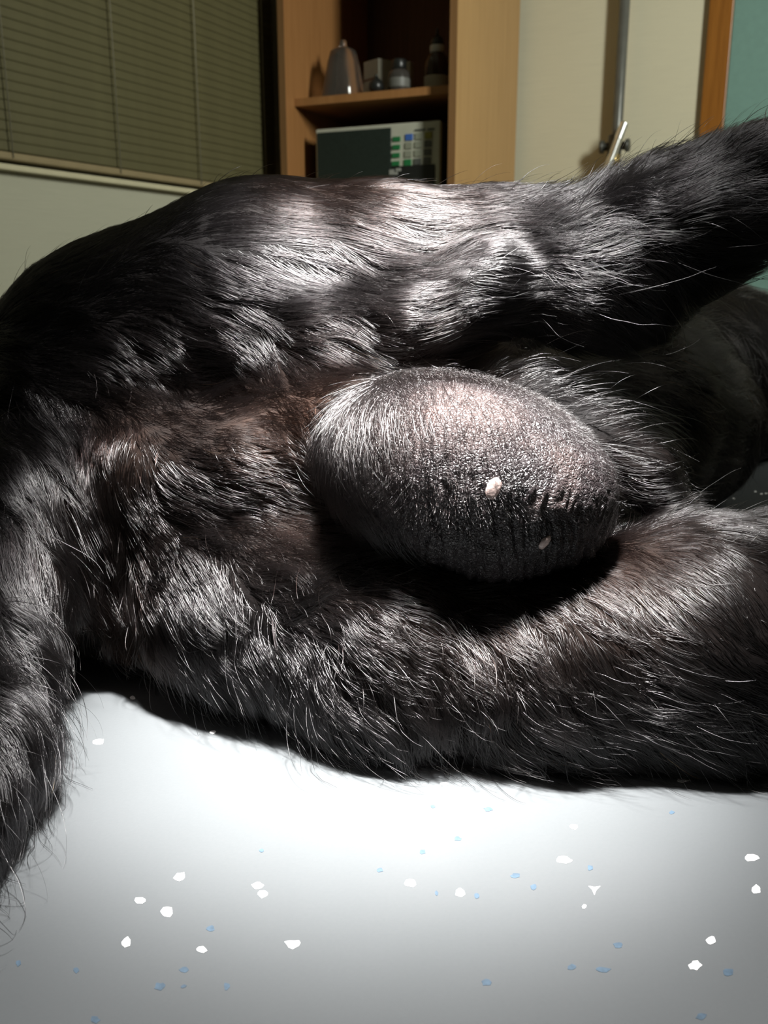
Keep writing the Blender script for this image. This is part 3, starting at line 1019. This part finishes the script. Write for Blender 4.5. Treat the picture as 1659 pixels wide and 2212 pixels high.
def mat_hair(name, rough=0.18, radial=0.28):
    m = bpy.data.materials.new(name)
    m.use_nodes = True
    nt = m.node_tree
    for n in list(nt.nodes):
        if n.type != 'OUTPUT_MATERIAL':
            nt.nodes.remove(n)
    out = [n for n in nt.nodes if n.type == 'OUTPUT_MATERIAL'][0]
    h = nt.nodes.new('ShaderNodeBsdfHairPrincipled')
    h.model = 'CHIANG'
    h.parametrization = 'COLOR'
    at = nt.nodes.new('ShaderNodeAttribute'); at.attribute_name = 'brown'
    nt.links.new(ramp(nt, at.outputs['Fac'], [(0.0, (0.0045, 0.004, 0.0042)), (0.5, (0.014, 0.008, 0.006)), (0.9, (0.038, 0.019, 0.011)), (1.0, (0.45, 0.20, 0.07))]), h.inputs['Color'])
    h.inputs['Roughness'].default_value = rough
    h.inputs['Radial Roughness'].default_value = radial
    h.inputs['Coat'].default_value = 0.0
    h.inputs['IOR'].default_value = 1.5
    h.inputs['Offset'].default_value = math.radians(3)
    h.inputs['Random Roughness'].default_value = 0.3
    nt.links.new(h.outputs[0], out.inputs['Surface'])
    return m


M['hide'] = mat_hide()
M['fur'] = mat_hair('black_fur')

me = bpy.data.meshes.new('dog')
me.from_pydata(bv.tolist(), [], bf.tolist())
me.update()
me.shade_smooth()
me.materials.append(M['hide'])
dog = bpy.data.objects.new('dog', me)
COL.objects.link(dog)
tag(dog, 'black long-haired dog lying on its side with one hind leg raised', 'dog')
_, vA = guide_field(bv)
at_ = me.attributes.new('brown', 'FLOAT', 'POINT')
at_.data.foreach_set('value', vA[:, 4].astype(np.float32))

# ------------------------------------------------------------------ scrotum
NU, NV = 320, 220


def scrotum_point(th, ph):
    """th runs along the long axis (0 at the left end), ph around it."""
    x = -np.cos(th)
    r = np.sin(th)
    w = 1 + 0.10 * x - 0.06 * x * x                       # fuller towards the right end
    r = np.power(np.maximum(r, 0), 0.93)
    lx = x * SRAD[0]
    taper = np.where(x < 0, 1 - 0.16 * x * x, 1.0)
    ly = r * np.cos(ph) * SRAD[1] * w * taper
    lz = r * np.sin(ph) * SRAD[2] * w * taper
    ly = ly - 0.0015 * np.sin(th) ** 2 + np.where(x < -.2, 0.004 * (x + .2) * -1, 0)
    return lx, ly, lz


th = np.linspace(0.0, math.pi, NV)[:, None] * np.ones((1, NU))
ph = np.linspace(0, 2 * math.pi, NU, endpoint=False)[None] * np.ones((NV, 1))
lx, ly, lz = scrotum_point(th, ph)
base = SC_C + lx[..., None] * SA + ly[..., None] * SU + lz[..., None] * SF
du_ = np.roll(base, -1, 1) - np.roll(base, 1, 1)
dv_ = np.gradient(base, axis=0)
nr = np.cross(dv_, du_)
nr /= np.linalg.norm(nr, axis=2, keepdims=True) + 1e-12
if ((nr * (base - SC_C)).sum(2)).mean() < 0:
    nr = -nr
loc = np.stack([lx, ly, lz], -1).reshape(-1, 3)
flow = loc.copy()
# wrinkle coordinate: lines run across the long axis and lean to the left below
wc_ = loc[:, 0] + 0.45 * np.minimum(loc[:, 1] + 0.005, 0)
nz1 = vnoise(loc, 90); nz2 = vnoise(loc + 1.3, 260); nz3 = vnoise(loc + 2.1, 700)
pin = np.stack([wc_ * 480, loc[:, 1] * 70, loc[:, 2] * 70], 1)
w1 = 1 - np.abs(vnoise(pin, 1.0) * 2 - 1)
pin2 = np.stack([wc_ * 900, loc[:, 1] * 200, loc[:, 2] * 200], 1)
w2 = 1 - np.abs(vnoise(pin2, 1.0) * 2 - 1)
low = np.clip((0.004 - loc[:, 1]) / 0.022, 0, 1)
mid = np.clip(1 - np.abs(loc[:, 1] + 0.002) / 0.018, 0, 1)
disp = (nz1 - .5) * 0.0016 + (nz2 - .5) * 0.0006 * (0.4 + mid) - (w1 ** 4) * (0.0003 + 0.0017 * low) - (w2 ** 3) * (0.00015 + 0.0006 * np.maximum(low, .8 * mid)) + (nz3 - .5) * 0.00035
sv = base.reshape(-1, 3) + nr.reshape(-1, 3) * disp[:, None]
sf = []
I = np.arange(NV * NU).reshape(NV, NU)
a_ = I[:-1]; b_ = np.roll(I, -1, 1)[:-1]; c_ = np.roll(I, -1, 1)[1:]; d_ = I[1:]
sf = np.stack([a_, b_, c_, d_], -1).reshape(-1, 4)
M['skin'], nt, b = new_mat('dark_wrinkled_skin')
v = coords(nt)
pg = nt.nodes.new('ShaderNodeAttribute'); pg.attribute_name = 'pigment'
f = noise(nt, v, 160, 4, 0.65)
mx = nt.nodes.new('ShaderNodeMath'); mx.operation = 'MULTIPLY_ADD'
nt.links.new(f, mx.inputs[0]); mx.inputs[1].default_value = 0.5
nt.links.new(pg.outputs['Fac'], mx.inputs[2])
nt.links.new(ramp(nt, mx.outputs[0], [(0.22, (0.007, 0.006, 0.006)), (0.55, (0.022, 0.017, 0.018)), (0.95, (0.075, 0.056, 0.053)), (1.3, (0.18, 0.125, 0.115))]), b.inputs['Base Color'])
b.inputs['Roughness'].default_value = 0.40
b.inputs['Specular IOR Level'].default_value = 0.42
vo = nt.nodes.new('ShaderNodeTexVoronoi'); vo.feature = 'DISTANCE_TO_EDGE'; vo.inputs['Scale'].default_value = 820
wob = nt.nodes.new('ShaderNodeVectorMath'); wob.operation = 'MULTIPLY_ADD'
nn = nt.nodes.new('ShaderNodeTexNoise'); nn.inputs['Scale'].default_value = 300
nt.links.new(v, nn.inputs['Vector'])
nt.links.new(nn.outputs['Color'], wob.inputs[0]); wob.inputs[1].default_value = (0.0035,) * 3
nt.links.new(v, wob.inputs[2])
nt.links.new(wob.outputs[0], vo.inputs['Vector'])
cr = ramp(nt, vo.outputs['Distance'], [(0.0, (0, 0, 0)), (0.25, (1, 1, 1))])
bump(nt, b, cr, 0.6, 0.00045)
sme = bpy.data.meshes.new('scrotum')
sme.from_pydata(sv.tolist(), [], sf.tolist())
sme.update(); sme.shade_smooth()
sme.materials.append(M['skin'])


def blob(u, v, rad):
    d = ray(u, v); d /= np.linalg.norm(d)
    o = CAM - SC_C
    q = np.array([o @ SA, o @ SU, o @ SF]); e = np.array([d @ SA, d @ SU, d @ SF])
    R_ = np.array(SRAD)
    a = ((e / R_) ** 2).sum(); bb = 2 * (q * e / R_ ** 2).sum(); cc = ((q / R_) ** 2).sum() - 1
    t = (-bb - math.sqrt(max(bb * bb - 4 * a * cc, 0))) / (2 * a)
    o = sv - CAM
    al_ = o @ d
    per = np.linalg.norm(o - al_[:, None] * d, axis=1)
    near = np.where(per < 0.0012)[0]
    c = CAM + d * t if len(near) == 0 else sv[near[np.argmin(al_[near])]]
    return c, np.exp(-((sv - c) ** 2).sum(1) / (2 * rad ** 2))


pig = 0.15 + 0.35 * (vnoise(loc + 5, 60) - .5)
for u, v_, r_, s_ in ((985, 850, .014, .20), (900, 890, .012, .15), (860, 945, .010, .22), (1080, 890, .010, .28), (1010, 930, .010, .15), (1225, 1005, .006, .42), (1165, 1090, .004, .35),
                      (1230, 1090, .004, .30), (1140, 1110, .0035, .25), (760, 940, .008, .45)):
    pig += blob(u, v_, r_)[1] * s_
pa = sme.attributes.new('pigment', 'FLOAT', 'POINT')
pa.data.foreach_set('value', np.clip(pig, 0, 1).astype(np.float32))
scro = bpy.data.objects.new('scrotum', sme)
COL.objects.link(scro)
scro.parent = dog
scro['label'] = 'swollen dark wrinkled scrotum, almost hairless'
M['wart_glint'] = mat_plain('pale_wart_and_painted_glint', (0.40, 0.31, 0.285), 0.28, var=0.4, scale=600, bumps=0.0004)
for u, v_, r_, fl in ((1070, 1051, .0031, .35), (1185, 1180, .0024, .9)):  # first is a highlight painted in as a pale bump, second a wart
    c, _ = blob(u, v_, .002)
    n = (c - SC_C); n /= np.linalg.norm(n)
    bm = bmesh.new()
    bmesh.ops.create_icosphere(bm, subdivisions=3, radius=1.0)
    nv_ = Vector(n)
    up_ = Vector(SU) - nv_ * nv_.dot(Vector(SU)); up_.normalize()
    sd_ = nv_.cross(up_)
    for vv in bm.verts:
        k_ = 1 + 0.35 * (vnoise(np.array([list(vv.co)]), 2.3)[0] - .5)
        q = vv.co * k_
        vv.co = Vector(c) - nv_ * r_ * fl * .40 + sd_ * q.x * r_ * .75 + up_ * q.y * r_ * 1.25 + nv_ * q.z * r_ * fl * .6
    bm_obj('wart_or_painted_glint', bm, M['wart_glint'], scro, True)


# ------------------------------------------------------------------ coat
def make_curves(name, pos, rad, brown, mat, parent):
    n, k = pos.shape[:2]
    cu = bpy.data.hair_curves.new(name)
    cu.add_curves([k] * n)
    cu.attributes['position'].data.foreach_set('vector', pos.astype(np.float32).ravel())
    ra = cu.attributes.get('radius') or cu.attributes.new('radius', 'FLOAT', 'POINT')
    ra.data.foreach_set('value', rad.astype(np.float32).ravel())
    ba = cu.attributes.new('brown', 'FLOAT', 'CURVE')
    ba.data.foreach_set('value', brown.astype(np.float32))
    cu.materials.append(mat)
    o = bpy.data.objects.new(name, cu)
    COL.objects.link(o)
    o.parent = parent
    o['kind'] = 'stuff'
    return o


def sample_tris(verts, quads, n, weight):
    tri = np.concatenate([quads[:, [0, 1, 2]], quads[:, [0, 2, 3]]])
    a, b, c = verts[tri[:, 0]], verts[tri[:, 1]], verts[tri[:, 2]]
    ar = np.linalg.norm(np.cross(b - a, c - a), axis=1) * 0.5
    w = ar * weight(((a + b + c) / 3))
    pick = rng.choice(len(tri), n, p=w / w.sum())
    r1 = np.sqrt(rng.random(n)); r2 = rng.random(n)
    return a[pick] * (1 - r1)[:, None] + b[pick] * (r1 * (1 - r2))[:, None] + c[pick] * (r1 * r2)[:, None]


def coat_weight(c):
    n = fgrad(c)
    view = CAM - c
    dist = np.linalg.norm(view, axis=1)
    facing = (n * view).sum(1) / dist
    w = np.where(facing > -0.35, 1.0, 0.12)
    w *= np.where(dist < 0.5, 1.0, np.where(dist < 0.62, 0.7, 0.45))
    w *= np.where(c[:, 0] > 0.24, 0.3, 1.0)
    w *= (c[:, 2] > T + 0.002)
    # no coat under the scrotum skin
    q = c - (SC_C - SF * 0.004)
    e = np.sqrt(((q @ SA) / SRAD[0]) ** 2 + ((q @ SU) / SRAD[1]) ** 2 + ((q @ SF) / SRAD[2]) ** 2)
    # thin coat on the skin beside the scrotum
    for (fa, _), (fb, _) in zip(FRINGE[:-1], FRINGE[1:]):
        w = np.where(cone_sdf(c, fa, fb, .022, .022) < 0, w * 0.45, w)
    return w * (e > 0.98)


def scro_q(x):
    q = x - SC_C
    return np.stack([(q @ SA) / SRAD[0], (q @ SU) / SRAD[1], (q @ SF) / SRAD[2]], 1)


def grow(root, K, flyaway, lenmul=1.0):
    n_ = len(root)
    D, A_ = guide_field(root)
    L = A_[:, 0] * 0.001 * lenmul * rng.uniform(0.6, 1.15, n_)
    lift, curl, clump, brown = A_[:, 1], A_[:, 2], A_[:, 3], A_[:, 4]
    ds = L / (K - 1)
    pos = np.empty((n_, K, 3))
    pos[:, 0] = root
    x = root.copy()
    wav = vnoise3(root, 55.0)                       # neighbours turn together, in locks
    wav2 = vnoise3(root, 140.0)
    ind = rng.normal(0, 1, (n_, 3))
    ph_ = vnoise(root, 70.0) * 6.28 * 1.5
    hmax = L * lift * rng.uniform(0.3, 1.4, n_) * (0.35 + 1.3 * vnoise(root + 9.0, 75.0))
    pull = 0.25 * np.clip((30 - A_[:, 0]) / 8, 0.04, 1)
    hmax = hmax + flyaway * L * rng.uniform(0.0, 0.55, n_)
    for k in range(1, K):
        s = k / (K - 1)
        Dk = D if k % 2 else guide_field(x)[0]
        g = fgrad(x)
        t = Dk - g * (Dk * g).sum(1, keepdims=True)
        t /= np.linalg.norm(t, axis=1, keepdims=True) + 1e-6
        side = np.cross(g, t)
        # sweep of the locks, waves and single wayward hairs
        sw = wav[:, :1] * 0.45 + curl[:, None] * (1.1 * wav2[:, :1] + 1.0 * np.sin(ph_[:, None] + s * 5.0) * (0.4 + s)) \
            + ind[:, :1] * (0.10 + 0.16 * curl[:, None] + 0.5 * flyaway[:, None])
        d = t + side * sw + np.array([0, 0, -0.25]) * (curl[:, None] * s)
        d /= np.linalg.norm(d, axis=1, keepdims=True)
        x = x + d * ds[:, None]
        h = tri_lin(SDFG, x)
        want = hmax * (1 - (1 - s) ** 1.5)
        push = np.where(h < want, want - h, np.minimum(0, (want - h)) * pull)
        x = x + fgrad(x) * push[:, None]
        # stay out of the scrotum and the table
        e = scro_q(x)
        r = np.linalg.norm(e, axis=1)
        inside = r < 1.02
        if inside.any():
            e2 = e[inside] / r[inside][:, None] * 1.03
            x[inside] = SC_C + (e2[:, :1] * SRAD[0]) * SA + (e2[:, 1:2] * SRAD[1]) * SU + (e2[:, 2:] * SRAD[2]) * SF
        x[:, 2] = np.maximum(x[:, 2], T + 0.0006)
        pos[:, k] = x
    return pos, L, clump, brown


def clumped(root, pos, clump, frac, K):
    n_ = len(root)
    ng = max(2, int(n_ * frac))
    gi = rng.choice(n_, ng, replace=False)
    kd = kdtree.KDTree(ng)
    for j, i in enumerate(gi):
        kd.insert(root[i], j)
    kd.balance()
    near = np.fromiter((kd.find(r)[1] for r in root), int, n_)
    G = pos[gi[near]]
    s = np.linspace(0, 1, K)[None, :, None]
    w = np.clip(clump[:, None, None] * rng.uniform(0.5, 1.3, (n_, 1, 1)), 0, 0.92) * s ** 0.8
    return pos * (1 - w) + G * w


def thick(n, K, r0):
    s = np.linspace(0, 1, K)
    return (r0 * rng.uniform(0.6, 1.25, n))[:, None] * (1 - 0.80 * s ** 1.6)[None]


if FUR:
    N1, K1 = 230000, 8
    root = sample_tris(bv, bf, N1, coat_weight)
    low_ = root[:, 2] < T + 0.035
    fly = np.where(rng.random(N1) < np.where(low_, 0.12, 0.04 * np.clip((guide_field(root)[1][:, 1] / 0.2) ** 2, 0.15, 2.2)), rng.uniform(0.3, 1.0, N1), 0.0)
    pos, L, cl_, br = grow(root, K1, fly)
    pos = clumped(root, pos, cl_ * 0.75 * (fly < .01), 0.004, K1)
    pos = clumped(root, pos, cl_ * (fly < .01), 0.022, K1)
    br = np.clip(br * rng.uniform(0.3, 1.2, N1), 0, 0.9)
    br = np.where(rng.random(N1) < 0.0004, 1.0, br)
    guard = rng.random(N1) < 0.3
    rad = thick(N1, K1, 1.0) * np.where(guard, 0.000125, 0.000065)[:, None]
    tail_pts = np.array([c[0] for c in TAILC[1:]])
    dt = np.min(np.linalg.norm(root[:, None] - tail_pts[None], axis=2), axis=1)
    is_tail = (dt < 0.040) & (root[:, 0] < -0.112) & (root[:, 1] < 0.40)
    for nm, m_ in (('coat_fur', ~is_tail), ('tail_fur', is_tail)):
        make_curves(nm, pos[m_], rad[m_], br[m_], M['fur'], dog)
    # fine sparse hair of the scrotum
    N2, K2 = 7000, 6
    tri_w = lambda c: np.clip(0.55 + 0.6 * (((c - SC_C) @ SU) / SRAD[1]) - 0.5 * (((c - SC_C) @ SA) / SRAD[0]), 0.05, 2.0) * (((c - SC_C) @ SF) > -0.012)
    r2 = sample_tris(sv, sf, N2, tri_w)
    q = scro_q(r2)
    n2 = (q[:, :1] / SRAD[0]) * SA + (q[:, 1:2] / SRAD[1]) * SU + (q[:, 2:] / SRAD[2]) * SF
    n2 /= np.linalg.norm(n2, axis=1, keepdims=True)
    left = np.clip(-q[:, 0], 0, 1)
    fl2 = SA * 0.55 - SU * 0.8
    t2 = fl2[None] * np.ones((N2, 1)) + SA[None] * (0.8 * left)[:, None] * 0.3 + rng.normal(0, .16, (N2, 3))
    t2 -= n2 * (t2 * n2).sum(1, keepdims=True)
    t2 /= np.linalg.norm(t2, axis=1, keepdims=True)
    L2 = (0.0045 + 0.022 * np.clip(left - .35, 0, 1)) * rng.uniform(.6, 1.3, N2)
    ps = np.empty((N2, K2, 3)); x = r2.copy(); ps[:, 0] = x
    for k in range(1, K2):
        x = x + t2 * (L2 / (K2 - 1))[:, None]
        e = scro_q(x); r = np.linalg.norm(e, axis=1)
        hgt = 1.008 + 0.05 * k / (K2 - 1) * rng.uniform(.2, 1.4, N2)
        e = e / r[:, None] * np.maximum(hgt, 1.0)[:, None]
        x = SC_C + (e[:, :1] * SRAD[0]) * SA + (e[:, 1:2] * SRAD[1]) * SU + (e[:, 2:] * SRAD[2]) * SF
        ps[:, k] = x
    make_curves('fine_hair', ps, thick(N2, K2, 0.00005), np.full(N2, 0.1), M['fur'], scro)
    # longer hair that sweeps from the stalk down the left side
    N3, K3 = 1500, 9
    r3 = sample_tris(sv, sf, N3, lambda c: np.clip(-((c - SC_C) @ SA) / SRAD[0] - 0.25, 0, 1) * (((c - SC_C) @ SF) > -0.006))
    L3 = rng.uniform(.010, .026, N3)
    wv = vnoise3(r3, 120.0)
    ps = np.empty((N3, K3, 3)); x = r3.copy(); ps[:, 0] = x
    hh = rng.uniform(.01, .16, N3)
    for k in range(1, K3):
        s_ = k / (K3 - 1)
        t3 = -SU[None] * 0.95 + SA[None] * (0.10 + 0.85 * s_) + wv * 0.35 + rng.normal(0, .05, (N3, 3))
        q = scro_q(x)
        n3 = (q[:, :1] / SRAD[0]) * SA + (q[:, 1:2] / SRAD[1]) * SU + (q[:, 2:] / SRAD[2]) * SF
        n3 /= np.linalg.norm(n3, axis=1, keepdims=True)
        t3 -= n3 * (t3 * n3).sum(1, keepdims=True)
        t3 /= np.linalg.norm(t3, axis=1, keepdims=True)
        x = x + t3 * (L3 / (K3 - 1))[:, None]
        e = scro_q(x)
        e = e / np.linalg.norm(e, axis=1, keepdims=True) * (1.01 + hh * s_)[:, None]
        x = SC_C + (e[:, :1] * SRAD[0]) * SA + (e[:, 1:2] * SRAD[1]) * SU + (e[:, 2:] * SRAD[2]) * SF
        ps[:, k] = x
    make_curves('long_hair', ps, thick(N3, K3, 0.00009), np.full(N3, 0.05), M['fur'], scro)
